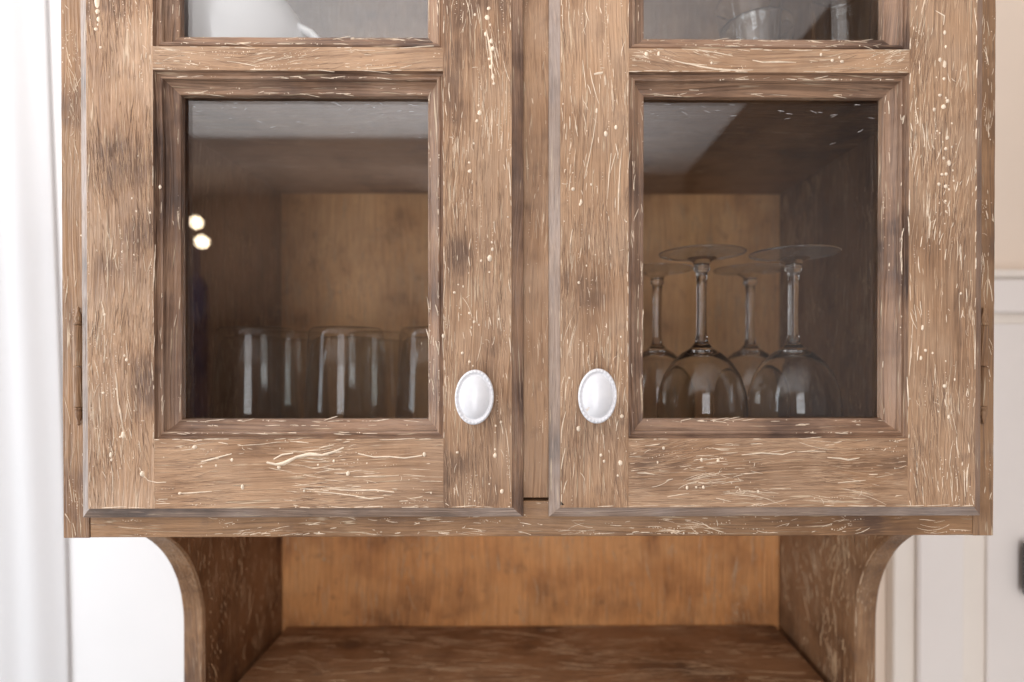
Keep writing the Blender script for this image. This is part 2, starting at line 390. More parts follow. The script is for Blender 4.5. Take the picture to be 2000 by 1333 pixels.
# face frame
board('frame_stile', -FO, -0.3535, FY, 0.032, BOT, TOP, 'Z', M['brnZ'], cab, 0.0004, 0.0003, seed=1)
board('frame_stile', 0.358, FO, FY, 0.032, BOT, TOP, 'Z', M['brnZ'], cab, 0.0004, 0.0003, seed=2)
board('frame_stile', -0.022, 0.030, FY + 0.0005, 0.030, -0.1166, TOP - 0.05, 'Z', M['tanZ'], cab, 0.0006, 0.0002, seed=3)
board('frame_rail', -0.3534, 0.3579, FY + 0.0003, 0.0318, BOT + 0.0003, -0.1192, 'X', M['brnX'], cab, 0.0005, 0.0003, seed=4)
board('frame_rail', -0.3534, 0.3579, FY + 0.0003, 0.0318, TOP - 0.05, TOP - 0.0005, 'X', M['brnX'], cab, seed=5)
# side boards with the coved cut below the cupboard
for sg in (-1, 1):
    RA = 0.145; prof = [(0.0325, TOP - 0.001), (0.0325, BOT + 0.001), (0.0325, BOT - 0.003)]
    for i in range(25):
        t = math.pi / 2 * i / 24
        yy, zz = FY + RA * math.sin(t), BOT - RA + RA * math.cos(t)
        if yy > 0.034: prof.append((yy, zz))
    prof += [(0.157, DECK + 0.02 - 0.04 * i) for i in range(0, 6)]
    prof = [(y + 0.0005 * noise.noise(Vector((y * 90, z * 90, sg * 5))), z) for y, z in prof]
    nb = len(prof); V = []; b = 0.0022
    xo, xi = sg * (FO - 0.0006), sg * IN
    for x, dy in ((xi, b), (xi + sg * b, 0), (xo - sg * b, 0), (xo, b)):
        V += [(x, y + dy, z) for y, z in prof]
    V += [(xi, BK + 0.02, z) for y, z in prof]; V += [(xo, BK + 0.02, z) for y, z in prof]
    F = []
    for i in range(nb - 1):
        for a, c in ((0, 1), (1, 2), (2, 3), (3, 5), (5, 4), (4, 0)): F.append((a * nb + i, a * nb + i + 1, c * nb + i + 1, c * nb + i))
    for i in (0, nb - 1): F.append(tuple(a * nb + i for a in (0, 1, 2, 3, 5, 4)))
    mesh('side_board', V, F, M['brnZ'], cab)
for z0, z1, mm in ((DECK - 0.18, FLOOR - 0.012, 'inn'), (FLOOR - 0.0118, 0.230, 'pin'), (0.2302, TOP - 0.002, 'brn')):  # one back panel in three tones that stand in for uneven light
    board('back_panel', -IN + 0.0005, IN - 0.0005, BK, BK + 0.018, z0, z1, 'Z', M[mm + 'Z'], cab, 0.0007, 0.0002, 0.05, seed=10)
board('cabinet_floor', -IN + 0.0006, IN - 0.0006, 0.0335, BK - 0.0006, BOT + 0.004, FLOOR, 'X', M['innX'], cab, 0.0008, 0, 0.1)
board('cabinet_shelf', -IN + 0.0006, IN - 0.0006, 0.045, BK - 0.0006, 0.2225, 0.2405, 'X', M['brnX'], cab, 0.0015, 0.0002, 0.05)
board('cabinet_top', -FO, FO, 0.0, BK + 0.02, TOP + 0.0002, TOP + 0.02, 'X', M['brnX'], cab)
board('niche_shelf', -IN + 0.007, IN - 0.007, -0.03, BK - 0.001, DECK - 0.028, DECK, 'X', M['brnX'], cab, 0.003, 0.0001, 0.03)
board('gap_backing', -IN + 0.0006, IN - 0.0006, 0.16, BK - 0.0006, DECK - 0.17, DECK - 0.15, 'X', M['darkwood'], cab, 0.001, 0, 0.3)  # dark board added under the shelf so its end gaps look black

# hinges
for sg, x in ((-1, -0.3598), (1, 0.3640)):
    h = None
    for z0, z1 in ((-0.0105, 0.0222), (-0.0430, -0.0112)):
        pr = [(0, z0), (0.0026, z0), (0.0032, z0 + 0.0006), (0.0032, z1 - 0.0006), (0.0026, z1), (0, z1)]
        V, F = lathe(pr, 14, (x, 0.0098, 0))
        if h is None: h = mesh('hinge', V, F, M['brnZ'], cab)
        else: mesh('knuckle', V, F, M['brnZ'], h)
    for s2, z in ((1, 0.0224), (-1, -0.0432)):
        pr = [(0.0030, 0), (0.0030, 0.0015), (0.0019, 0.0024), (0.0026, 0.0045), (0.0020, 0.008), (0.0010, 0.0115), (0.0014, 0.0132), (0, 0.0148)]
        V, F = lathe([(r, s2 * q) for r, q in pr], 12, (x, 0.0098, z)); mesh('finial', V, F, M['brnZ'], h, True)

# ------------------------------------------------------------------ doors
MP = [(0, 0), (0.0004, 0.0034), (0.0012, 0.0042), (0.0021, 0.0039), (0.0029, 0.0029), (0.0040, 0.0024), (0.0051, 0.0030), (0.0058, 0.0062),
      (0.0076, 0.0083), (0.0094, 0.0099), (0.0114, 0.0107), (0.0130, 0.0108), (0.0138, 0.0114), (0.0140, 0.0124), (0.0140, 0.0163), (-0.0006, 0.0163), (-0.0006, 0.0012)]
def ring_side(name, side, x0, x1, z0, z1, prof, outward, mat, parent, seed, jit=0.00022):
    """one mitred side of a profile that runs round a rectangle; outward=True puts the profile outside it"""
    s = -1 if outward else 1; V, F = [], []; n = 44; k = len(prof)
    for i in range(n + 1):
        t = i / n
        for (wd, dp) in prof:
            wv = wd * s
            if side in 'LR':
                x = x0 + wv if side == 'L' else x1 - wv; z = (z0 + wv) * (1 - t) + (z1 - wv) * t
            else:
                z = z0 + wv if side == 'B' else z1 - wv; x = (x0 + wv) * (1 - t) + (x1 - wv) * t
            j = noise.noise_vector(Vector((x * 80 + seed, z * 80, wd * 300))) * jit * (1 if dp < 0.015 and 0 < i < n and dp > 0.0002 else 0)
            V.append((x + j[0], dp + j[1] * 0.8, z + j[2]))
    for i in range(n):
        for q in range(k):
            F.append((i * k + q, i * k + (q + 1) % k, i * k + k + (q + 1) % k, i * k + k + q))
    F += [tuple(range(k)), tuple(range(n * k, (n + 1) * k))]
    o = mesh(name, V, F, mat, parent)
    return o
LIP = [(0, 0.0003), (0.0003, 0.0018), (0.0022, 0.0027), (0.0048, 0.0036), (0.0072, 0.0048), (0.0084, 0.0056), (0.0087, 0.0066), (0.0087, 0.0117), (-0.0008, 0.0117), (-0.0008, 0.0006)]
def door(xl, xa, xb, xr, seed, knob_x, knob_z, chip, label):
    zb, zt = -0.1212, 0.53
    za0, za1, zb0, zb1 = -0.0668, 0.2192, 0.2376, 0.475
    # the door's own mesh: the lipped rim
    V, F = [], []
    d = ring_side('door', 'B', xl, xr, zb, zt, LIP, True, M['rimX'], cab, seed)
    d['label'] = label
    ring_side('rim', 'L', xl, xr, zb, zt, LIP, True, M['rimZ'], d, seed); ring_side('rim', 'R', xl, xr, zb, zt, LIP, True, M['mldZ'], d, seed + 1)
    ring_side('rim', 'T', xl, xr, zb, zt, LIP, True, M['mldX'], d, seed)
    e = 0.0001
    board('stile', xl + e, xa, 0, 0.0162, zb + e, zt - e, 'Z', M['tanZ'], d, 0.00010, 0.0, seed=seed + 2)
    board('stile', xb, xr - e, 0, 0.0162, zb + e, zt - e, 'Z', M['tanZ'], d, 0.00010, 0.0, seed=seed + 3)
    for (p, q, y) in ((zb + e, za0, 0.0), (za1, zb0, 0.0), (zb1, zt - e, 0.0)):
        board('rail', xa + e * .1, xb - e * .1, y, 0.0160, p, q, 'X', M['tanX'], d, 0.0001, 0.0, seed=seed + 4)
    for (p, q) in ((za0, za1), (zb0, zb1)):
        for sd in 'LRBT':
            ring_side('moulding', sd, xa, xb, p, q, MP, False, M['mldZ' if sd in 'LR' else 'mldX'], d, seed + ord(sd) % 7)
        g = 0.0125
        V = [(x, y, z) for y in (0.0165, 0.0191) for x, z in ((xa + g, p + g), (xb - g, p + g), (xb - g, q - g), (xa + g, q - g))]
        mesh('pane', V, [(0, 1, 2, 3), (4, 5, 6, 7), (0, 1, 5, 4), (1, 2, 6, 5), (2, 3, 7, 6), (3, 0, 4, 7)], M['pane'], d)
        # paint flecks on the glass near its top edge
        s = front(seed + int(p * 100), 0.0164)
        for i in range(26):
            u = s.r.uniform(xa + 0.02, xb - 0.02); s.streak(u, q - 0.0165 - abs(s.r.gauss(0, 0.010)), s.r.gauss(0, 0.25), s.r.uniform(0.001, 0.006), s.r.uniform(0.0002, 0.0005))
        s.clip(xa + 0.015, xb - 0.015, p + 0.016, q - 0.0155); s.build(d, M['speck'], 'paint_flecks')
    # streaks on the flat faces
    H = math.pi / 2
    def both(y, u0, u1, v0, v1, ang, dc, dt, k, spread, sd):
        p = front(sd, y); p.thin(u0, u1, v0, v1, ang, dt, spread); p.clip(u0 + .0006, u1 - .0006, v0 + .0006, v1 - .0006); p.build(d, M['pale'])
        p = front(sd, y); p.r.seed(sd + 500); p.thin(u0, u1, v0, v1, ang, dt * 0.8, spread); p.clip(u0 + .0006, u1 - .0006, v0 + .0006, v1 - .0006); p.build(d, M['dkline'], 'glaze_lines')
        p = front(sd, y); p.fill(u0, u1, v0, v1, ang, dc, k, spread); p.clip(u0 + .0006, u1 - .0006, v0 + .0006, v1 - .0006); p.build(d, M['cream'])
    for (u0, u1) in ((xl, xa), (xb, xr)): both(0, u0, u1, zb, 0.30, H, 96, 330, 1.25, 0.14, seed + int(u0 * 1000) % 91)
    both(0, xa, xb, zb, za0, 0, 105, 340, 1.4, 0.26, seed + 7)
    both(0, xa, xb, za1, zb0, 0, 190, 200, 0.8, 0.5, seed + 8)
    p = front(seed + 40)
    for (q0, q1) in ((za0, za1), (zb0, 0.31)):
        p.edge(xa - .0006, q0, xa - .0006, q1, .55); p.edge(xb + .0006, q0, xb + .0006, q1, .6); p.edge(xa, q0 - .0006, xb, q0 - .0006, .5); p.edge(xa, q1 + .0006, xb, q1 + .0006, .5)
    p.edge(xl + .0009, zb, xl + .0009, .31, .5); p.edge(xr - .0009, zb, xr - .0009, .31, .65); p.edge(xl, zb + .0009, xr, zb + .0009, .6)
    p.clip(xl + .0003, xr - .0003, zb + .0003, .31); p.build(d, M['cream'])
    # streaks caught on the mouldings' ridges
    for (p, q, z1c) in ((za0, za1, 9), (zb0, zb1, 0.32)):
        for sd in 'LRBT':
            for (wd, dp, cnt, kk) in ((0.0040, 0.0024, 40, 1.0), (0.0125, 0.0108, 46, 1.3), (0.0088, 0.0096, 26, 1.0)):
                s = front(seed + int(wd * 9000) + ord(sd), dp)
                for i in range(cnt):
                    if sd in 'LR':
                        z = s.r.uniform(p + .016, q - .016); x = (xa + wd if sd == 'L' else xb - wd) + s.r.gauss(0, .0004)
                        if z > z1c: continue
                        a = H
                    else:
                        x = s.r.uniform(xa + .016, xb - .016); z = (p + wd if sd == 'B' else q - wd) + s.r.gauss(0, .0004); a = 0
                        if z > z1c: continue
                    if noise.noise(Vector((x * 30, z * 30, seed + wd * 900))) < s.r.uniform(-.25, .3): continue
                    if s.r.random() < 0.55: s.streak(x, z, a + s.r.gauss(0, .10), s.r.uniform(.002, .012) * kk, s.r.uniform(.0003, .0008), 0.1)
                    else: s.dot(x, z, s.r.uniform(.00022, .0006))
                s.build(d, M['cream'])
    # porcelain knob: post, beaded oval rim, domed middle
    V, F = [], []; seg = 96
    prof = [(0.28, 0.0175), (0.30, 0.006), (0.55, 0.0035), (0.90, 0.0030), (0.985, 0.0018), (1.0, 0.0004), (0.985, -0.0008), (0.955, -0.0014), (0.92, -0.0016), (0.885, -0.0014), (0.85, -0.0008), (0.81, -0.0004), (0.775, -0.0009), (0.73, -0.0017), (0.66, -0.0026), (0.55, -0.0034), (0.42, -0.0041), (0.28, -0.0046), (0.14, -0.0049), (0.03, -0.0050)]
    A, B = 0.0146, 0.0207; ky = -0.0176
    for i, (r, yv) in enumerate(prof):
        for k in range(seg):
            t = 2 * math.pi * k / seg
            bead = 0.0006 * math.cos(32 * t) * (1 if 7 <= i <= 9 else 0)
            V.append((knob_x + A * r * math.cos(t), ky + yv - bead, knob_z + B * r * math.sin(t)))
    for i in range(len(prof) - 1):
        for k in range(seg): F.append((i * seg + k, i * seg + (k + 1) % seg, (i + 1) * seg + (k + 1) % seg, (i + 1) * seg + k))
    F.append(tuple(range((len(prof) - 1) * seg, len(prof) * seg)))
    k = mesh('knob', V, F, M['knobchip' if chip else 'knob'], d, True, origin=(knob_x, ky, knob_z))
    k.rotation_euler = (0, R(2.0 if chip else 3.0), 0)
    k['label'] = 'white porcelain knob with a brown chip at its rim' if chip else 'clean white porcelain knob with beaded rim'
    return d
dl = door(fx(176), fx(305), fx(866), fx(1000), 11, -0.0427, -0.0331, False, 'left glazed door')
dr = door(fx(1094), fx(1228), fx(1778), fx(1912), 57, 0.0495, -0.0323, True, 'right glazed door')
# open mitre at the right door's lower corner
V = [(fx(1094) + a, y, -0.1188 + b) for y in (-0.0003, 0.002) for a, b in ((0.0003, 0.0), (0.0032, 0.0), (0.0003, 0.0028))]
mesh('mitre_gap', V, [(0, 1, 2), (3, 4, 5), (0, 1, 4, 3), (1, 2, 5, 4), (2, 0, 3, 5)], M['gap'], dr)

# the drips one can pick out, placed where they hang
def drips(parent, spec, seed, y=0.0):
    s = front(seed, y)
    for it in spec:
        if it[0] == 'd': s.dot(fx(it[1]), fz(it[2]), it[3] * PXM * s.r.uniform(0.5, 0.85), (it[4] if len(it) > 4 else 1.2) * s.r.uniform(.85, 1.3))
        else: s.path([(fx(a) + s.r.gauss(0, .0002), fz(b)) for a, b in it[2]], it[1] * PXM * 0.8, 0.6)
    s.build(parent, M['cream'], 'paint_drips')
drips(dl, [('p', 4, [(231, 728), (232, 750), (235, 780), (239, 805), (243, 828), (245, 848)]), ('d', 245, 849, 6, 1.4), ('d', 239, 853, 3),
  ('d', 210, 616, 5), ('p', 3, [(203, 590), (207, 604), (210, 622), (209, 645)]), ('p', 2.6, [(209, 655), (210, 680), (210, 708)]), ('d', 252, 703, 5), ('d', 248, 695, 3), ('d', 257, 712, 3.5), ('p', 2.6, [(251, 665), (252, 685), (253, 702)]),
  ('d', 221, 888, 6, 1.5), ('d', 222, 898, 4), ('p', 2.4, [(222, 905), (223, 930), (224, 960), (225, 985)]), ('d', 198, 12, 6, 1.8), ('d', 199, 30, 5), ('d', 201, 45, 6, 1.6), ('d', 196, 64, 7, 1.0), ('d', 205, 99, 4), ('d', 200, 55, 4),
  ('d', 272, 415, 3), ('d', 264, 390, 3), ('d', 299, 418, 3.5), ('d', 276, 308, 2.5), ('d', 318, 368, 4),
  ('d', 955, 20, 5), ('d', 952, 38, 6, 1.5), ('d', 958, 52, 4), ('d', 949, 70, 4, 1.8), ('d', 960, 84, 5), ('d', 963, 98, 6, 1.3), ('d', 956, 118, 4), ('d', 958, 133, 5, 1.6), ('d', 963, 152, 4, 2), ('d', 965, 166, 4), ('d', 985, 66, 3),
  ('p', 4, [(950, 62), (955, 85), (960, 110), (962, 140), (965, 168)]), ('d', 935, 208, 4), ('d', 937, 222, 5), ('d', 932, 238, 4), ('d', 917, 319, 5), ('d', 918, 336, 5.5), ('d', 926, 282, 3),
  ('d', 962, 488, 5, 1.6), ('d', 957, 505, 6.5, 1.5), ('d', 961, 474, 3), ('d', 956, 532, 4), ('d', 940, 510, 3), ('d', 888, 572, 4), ('d', 905, 560, 3), ('d', 917, 612, 4), ('d', 926, 629, 4), ('d', 903, 690, 4), ('d', 917, 707, 5), ('d', 924, 715, 3), ('d', 866, 657, 5, 1.3), ('d', 901, 615, 3), ('d', 921, 640, 3), ('d', 975, 624, 4),
  ('d', 968, 832, 4), ('d', 967, 845, 3), ('d', 967, 890, 5, 1.5), ('d', 967, 878, 3), ('d', 893, 884, 6, .8), ('d', 980, 960, 6)], 301)
drips(dl, [('p', 9, [(522, 903), (540, 907), (556, 905), (580, 893), (605, 887), (630, 889), (655, 882), (672, 874)]), ('p', 5, [(535, 897), (552, 888), (575, 885)]), ('d', 546, 913, 7, .8), ('p', 5, [(700, 886), (730, 893), (760, 892), (790, 895), (825, 890)]), ('d', 829, 888, 5),
  ('d', 383, 873, 7, .7), ('p', 4, [(395, 902), (415, 897), (440, 890), (455, 886)]), ('d', 396, 911, 3), ('d', 424, 909, 3), ('d', 455, 898, 4), ('d', 475, 951, 5), ('d', 354, 963, 6, .7), ('p', 4, [(354, 963), (380, 962), (415, 959)]), ('d', 281, 925, 6), ('p', 3, [(281, 925), (292, 938), (310, 942), (328, 941)]),
  ('d', 680, 925, 5), ('d', 622, 908, 3), ('d', 717, 905, 3), ('p', 3.5, [(615, 960), (650, 963), (690, 968), (720, 974), (750, 972)]), ('d', 595, 959, 4), ('p', 3.2, [(640, 955), (690, 958), (735, 957), (770, 962)])], 302)
drips(dr, [('d', 1847, 63, 6, 1.2), ('d', 1849, 90, 3.5), ('d', 1838, 116, 4), ('d', 1847, 124, 5, 1.5), ('d', 1846, 153, 5), ('d', 1831, 150, 3), ('d', 1850, 190, 3), ('d', 1827, 213, 6), ('d', 1845, 208, 8, .8), ('d', 1838, 185, 5, .7), ('d', 1853, 196, 5), ('d', 1838, 259, 4), ('d', 1853, 268, 6.5), ('d', 1850, 290, 5), ('d', 1862, 286, 3.5), ('d', 1857, 318, 6, 1.5), ('d', 1846, 308, 4), ('d', 1843, 340, 5), ('d', 1851, 339, 5.5), ('d', 1864, 332, 3.5), ('d', 1866, 352, 3), ('d', 1837, 359, 4), ('d', 1850, 363, 4.5), ('d', 1857, 369, 3.5), ('d', 1850, 392, 3), ('d', 1838, 396, 2.5), ('d', 1851, 412, 3), ('d', 1849, 436, 2.6), ('d', 1862, 240, 3), ('d', 1833, 255, 3), ('d', 1844, 276, 3),
  ('p', 3, [(1816, 412), (1820, 435), (1817, 465)]), ('p', 3, [(1829, 20), (1846, 30), (1844, 48)]), ('d', 1803, 700, 5, 1.8), ('d', 1806, 640, 5, 1.8), ('d', 1850, 755, 5, 1.3), ('d', 1858, 815, 4, 1.6), ('d', 1838, 805, 4), ('d', 1812, 685, 4), ('d', 1826, 690, 3), ('d', 1852, 706, 3), ('d', 1870, 742, 3),
  ('p', 8, [(1160, 147), (1168, 145), (1176, 143)]), ('d', 1183, 262, 5, 1.6), ('d', 1203, 250, 4, 1.6), ('d', 1165, 218, 4, 2), ('p', 3, [(1166, 225), (1158, 270), (1150, 310), (1142, 350)]), ('p', 2.6, [(1215, 290), (1211, 330), (1209, 380), (1207, 420)]), ('p', 2.6, [(1194, 300), (1190, 340), (1186, 390)]), ('d', 1119, 370, 5), ('d', 1215, 814, 6, 1.1), ('d', 1130, 838, 5), ('d', 1133, 400, 3), ('d', 1135, 395, 4, 2.2), ('d', 1174, 890, 4),
  ('d', 1212, 905, 5), ('d', 1207, 930, 4), ('d', 1180, 902, 5)], 303)
drips(dr, [('d', 1404, 901, 6.5, .9), ('d', 1371, 899, 4), ('d', 1285, 904, 4), ('d', 1343, 954, 6), ('d', 1361, 953, 4), ('d', 1375, 953, 4), ('d', 1297, 876, 4), ('p', 3.4, [(1245, 925), (1262, 925), (1280, 928)]), ('p', 4, [(1620, 895), (1645, 897), (1660, 900), (1682, 896)]), ('p', 3.2, [(1560, 884), (1590, 882), (1615, 884)]), ('p', 3.2, [(1640, 945), (1670, 942), (1695, 940)]), ('p', 3.4, [(1450, 890), (1490, 886), (1530, 889), (1555, 883)])], 304)
drips(dr, [('d', 1626, 118, 6, .9), ('d', 1645, 120, 5, .7), ('d', 1640, 112, 3), ('d', 1262, 107, 5, 1.4), ('d', 1286, 106, 4, 1.5), ('p', 4, [(1470, 118), (1490, 122), (1520, 121), (1555, 122)]), ('p', 4, [(1340, 125), (1370, 131), (1400, 136), (1440, 138), (1470, 137)]), ('p', 3, [(1310, 118), (1340, 125), (1380, 128)])], 305)

# streaks on the carcass
H = math.pi / 2
s = front(71, FY); s.fill(-FO + .001, -0.3545, BOT + .002, 0.3, H, 120, 1.0, 0.5, 0.9); s.clip(-FO + .001, -.352, BOT + .001, .3); s.build(cab, M['cream'])
s = front(72, FY); s.fill(0.359, FO - .001, BOT + .002, 0.3, H, 120, 1.0, 0.3, 0.9); s.clip(.357, FO - .001, BOT + .001, .3); s.build(cab, M['cream'])
s = front(73, FY + .0005); s.fill(-0.006, 0.0135, -.116, 0.3, H, 70, 1.0, 0.15, 0.8); s.clip(-.0065, .014, -.116, .3); s.build(cab, M['cream'])
s = front(74, FY + .0003); s.fill(-0.353, 0.357, BOT + .002, -.130, 0, 130, 1.1, 0.3); s.fill(-0.353, 0.357, BOT + .0015, BOT + .004, 0, 300, 1.0, 0.1, 1.0); s.clip(-.353, .3575, BOT + .0015, -.121); s.build(cab, M['cream'])
s = front(75, FY + .0003); s.fill(-0.006, 0.0135, -.1215, -.1196, 0, 1600, 1.0, 0.05, 1.3); s.clip(-.0065, .0140, -.1225, -.1194); s.build(cab, M['cream'])
s = front(76, BK); s.fill(-IN, IN, DECK, 0.2, H, 26, 2.6, 0.12, 2.2); s.clip(-IN + .002, IN - .002, DECK + .001, .22); s.build(cab, M['tandrip'])
for sg in (-1, 1):
    s = Strokes((sg * IN, 0, 0), (0, 1, 0), (0, 0, 1), (-sg, 0, 0), 80 + sg)
    s.fill(0.165, BK, DECK, -.15, H, 70, 1.6, 0.35, 1.8); s.fill(0.036, BK, FLOOR, 0.22, H, 45, 1.8, 0.2, 1.8)
    for q in range(160):     # beside the cove
        t = s.r.uniform(0, H); rr = 0.145 + s.r.uniform(.004, .06); yy, zz = FY + rr * math.sin(t), BOT - .145 + rr * math.cos(t)
        if zz < BOT: s.streak(yy, zz, H + s.r.gauss(0, .4), s.r.uniform(.003, .012), s.r.uniform(.0003, .0007))
    s.clip(0.035, BK - .001, DECK, .22); s.build(cab, M['tandrip'])
    e2 = Strokes((sg * (IN + 0.0006), 0, 0), (0, 1, 0), (0, 0, 1), (-sg, 0, 0), 180 + sg)       # pale paint rubbed along the cove's arris
    arc = [(FY + .145 * math.sin(t / 60 * H) + .0012, BOT - .145 + .145 * math.cos(t / 60 * H)) for t in range(8, 61)] + [(.1582, BOT - .145 - .004 * k) for k in range(1, 40)]
    i = 0
    while i < len(arc) - 4:
        n = e2.r.randint(3, 9)
        if e2.r.random() < .8:
            o_ = e2.r.uniform(-.0004, .0012); e2.path([(a + o_ + e2.r.gauss(0, .0002), b - o_ * .5) for a, b in arc[i:i + n + 1]], e2.r.uniform(.0008, .0022), 0.35)
        i += n if e2.r.random() < .7 else n + 2
    e2.build(cab, M['pale'])
s = Strokes((0, 0, DECK), (1, 0, 0), (0, 1, 0), (0, 0, 1), 90); s.fill(-IN + .01, IN - .01, 0.1, BK, 0, 34, 3.6, 0.16, 1.3); s.clip(-IN + .01, IN - .01, .05, BK - .002); s.build(cab, M['tandrip'])

# ------------------------------------------------------------------ glassware and crockery
def sp(px, y, Y): return ((px - CX) * PXM * (D + Y) / D, Y)       # pixel column -> X at depth Y
def wine_glass(px, Y, label, rz=0):
    Hh = 0.211; x, yy = sp(px, 0, Y)
    o = [(0, 0.0), (0.030, 0.0002), (0.0380, 0.0004), (0.0392, 0.0012), (0.0384, 0.0022), (0.026, 0.0038), (0.014, 0.0060), (0.0085, 0.0092), (0.0066, 0.0125), (0.0074, 0.0150), (0.0070, 0.0172), (0.0052, 0.0195), (0.0046, 0.030), (0.0043, 0.055), (0.0048, 0.076), (0.0062, 0.084), (0.0100, 0.0885),
         (0.0180, 0.0935), (0.0270, 0.1020), (0.0345, 0.1140), (0.0390, 0.1290), (0.0405, 0.1450), (0.0400, 0.1620), (0.0380, 0.1820), (0.0350, 0.2030), (0.0340, 0.2105)]
    inn = [(0.0333, 0.2110), (0.0328, 0.2104), (0.0340, 0.2025), (0.0369, 0.1820), (0.0389, 0.1620), (0.0394, 0.1450), (0.0379, 0.1295), (0.0333, 0.1150), (0.0256, 0.1035), (0.0165, 0.0962), (0.008, 0.0930), (0.0, 0.0922)]
    V, F = lathe(o + inn, 56, (x, yy, FLOOR + Hh + 0.0003), True)
    o = mesh('wine_glass', V, F, M['glass'], None, True, (x, yy, FLOOR)); o.data.materials.append(M['thin']); o.data.materials.append(M['milky'])
    for p in o.data.polygons:       # the foot is thin and a little milky
        if p.center.z > Hh - 0.0062: p.material_index = 2 if p.center.xy.length < 0.0372 else 0
    return tag(o, label, 'wine glass', 'upturned wine glasses')
wine_glass(1371, 0.076, 'upturned stemmed wine glass, left of the front pair behind the right door')
wine_glass(1551, 0.076, 'upturned stemmed wine glass, right of the front pair behind the right door')
wine_glass(1284, 0.172, 'upturned stemmed wine glass in the back row, nearest the middle of the cabinet')
wine_glass(1466, 0.172, 'upturned stemmed wine glass in the back row, between the two front glasses')
def tumbler_mesh(c, flip, h=0.142, rb=0.0335, rt=0.0405, base=0.009):
    o = [(0, 0.0), (rb * .7, 0.0), (rb - .004, 0.0006), (rb - .001, 0.0030), (rb, 0.008)]
    o += [(rb + (rt - rb) * t, 0.008 + (h - 0.010) * t) for t in (.25, .5, .75, 1)] + [(rt - .0006, h - .0003)]
    inn = [(rt - .0012, h - .0003), (rt - .0015, h - .004)] + [(rb + (rt - rb) * t - .0015, 0.008 + (h - 0.010) * t) for t in (.75, .5, .25)] + [(rb - .004, base + .004), (rb - .008, base + .0006), (rb * .5, base), (0, base - .001)]
    V, F = lathe(o + inn, 48, c, flip); return V, F
def tumbler(px, Y, label):
    x, yy = sp(px, 0, Y); V, F = tumbler_mesh((x, yy, FLOOR + 0.1423), True)
    o = mesh('tumbler', V, F, M['thin'], None, True, (x, yy, FLOOR)); o.data.materials.append(M['glass'])
    return tag(o, label, 'drinking glass', 'upturned tumblers')
tumbler(503, 0.085, 'upturned clear tumbler at the left of the front row, behind the left door')
tumbler(678, 0.085, 'upturned clear tumbler in the middle of the front row, behind the left door')
tumbler(852, 0.085, 'upturned clear tumbler at the right of the front row, half hidden by the door')
tumbler(575, 0.190, 'upturned clear tumbler standing behind the gap between left and middle front tumblers')
tumbler(740, 0.190, 'upturned clear tumbler standing behind the gap between middle and right front tumblers')
# short glasses on the upper shelf
SH = 0.2408
x, yy = sp(1478, 0, 0.12); V, F = tumbler_mesh((x, yy, SH), False, 0.085, 0.028, 0.035, 0.010)
tag(mesh('tumbler', V, F, M['glass'], None, True, (x, yy, SH)), 'clear tumbler on the upper shelf, holding a tilted glass', 'drinking glass')
V, F = tumbler_mesh((x, yy, SH + 0.0145), False, 0.098, 0.0225, 0.031, 0.009)
o = tag(mesh('tumbler', V, F, M['glass'], None, True, (x, yy, SH + 0.0145)), 'tilted clear tumbler with its rim showing in the upper right pane', 'drinking glass'); o.rotation_euler = (0, R(-6), 0)
x, yy = sp(1643, 0, 0.10); V, F = tumbler_mesh((x, yy, SH), False, 0.110, 0.0225, 0.0265, 0.010)
tag(mesh('tumbler', V, F, M['glass'], None, True, (x, yy, SH)), 'clear tumbler in the right corner of the upper shelf', 'drinking glass')
# white pot, upper left
x, yy = sp(452, 0, 0.13)
pot = empty('ceramic_pot', (x, yy, SH)); tag(pot, 'round white ceramic pot on the upper shelf behind the left door', 'pot')
bp = [(0, 0), (0.042, 0), (0.046, 0.004), (0.060, 0.022), (0.072, 0.048), (0.0760, 0.078), (0.069, 0.102), (0.0545, 0.121), (0.044, 0.136), (0.040, 0.144), (0.043, 0.148), (0.038, 0.149), (0.034, 0.142), (0.050, 0.119), (0.065, 0.100), (0.072, 0.078), (0.067, 0.048), (0.055, 0.025), (0.04, 0.008), (0, 0.006)]
V, F = lathe(bp, 64, (x, yy, SH)); mesh('body', V, F, M['ceramic'], pot, True)
V, F = [], []; P = [(0.056, 0.097, .004), (0.070, 0.0905, .0045), (0.084, 0.083, .005), (0.094, 0.072, .005), (0.097, 0.060, .005), (0.092, 0.046, .005), (0.080, 0.036, .005), (0.062, 0.032, .005)]
for i, (dx, dz, r) in enumerate(P):
    a, b = P[max(0, i - 1)], P[min(len(P) - 1, i + 1)]; t = Vector((b[0] - a[0], 0, b[1] - a[1])).normalized(); nn = Vector((-t.z, 0, t.x))
    for k in range(12):
        q = 2 * math.pi * k / 12; V.append(Vector((x + dx, yy, SH + dz)) + nn * r * .8 * math.cos(q) + Vector((0, 1, 0)) * r * 1.3 * math.sin(q))
for i in range(len(P) - 1):
    for k in range(12): F.append((i * 12 + k, i * 12 + (k + 1) % 12, i * 12 + 12 + (k + 1) % 12, i * 12 + 12 + k))
mesh('handle', V, F, M['ceramic'], pot, True)

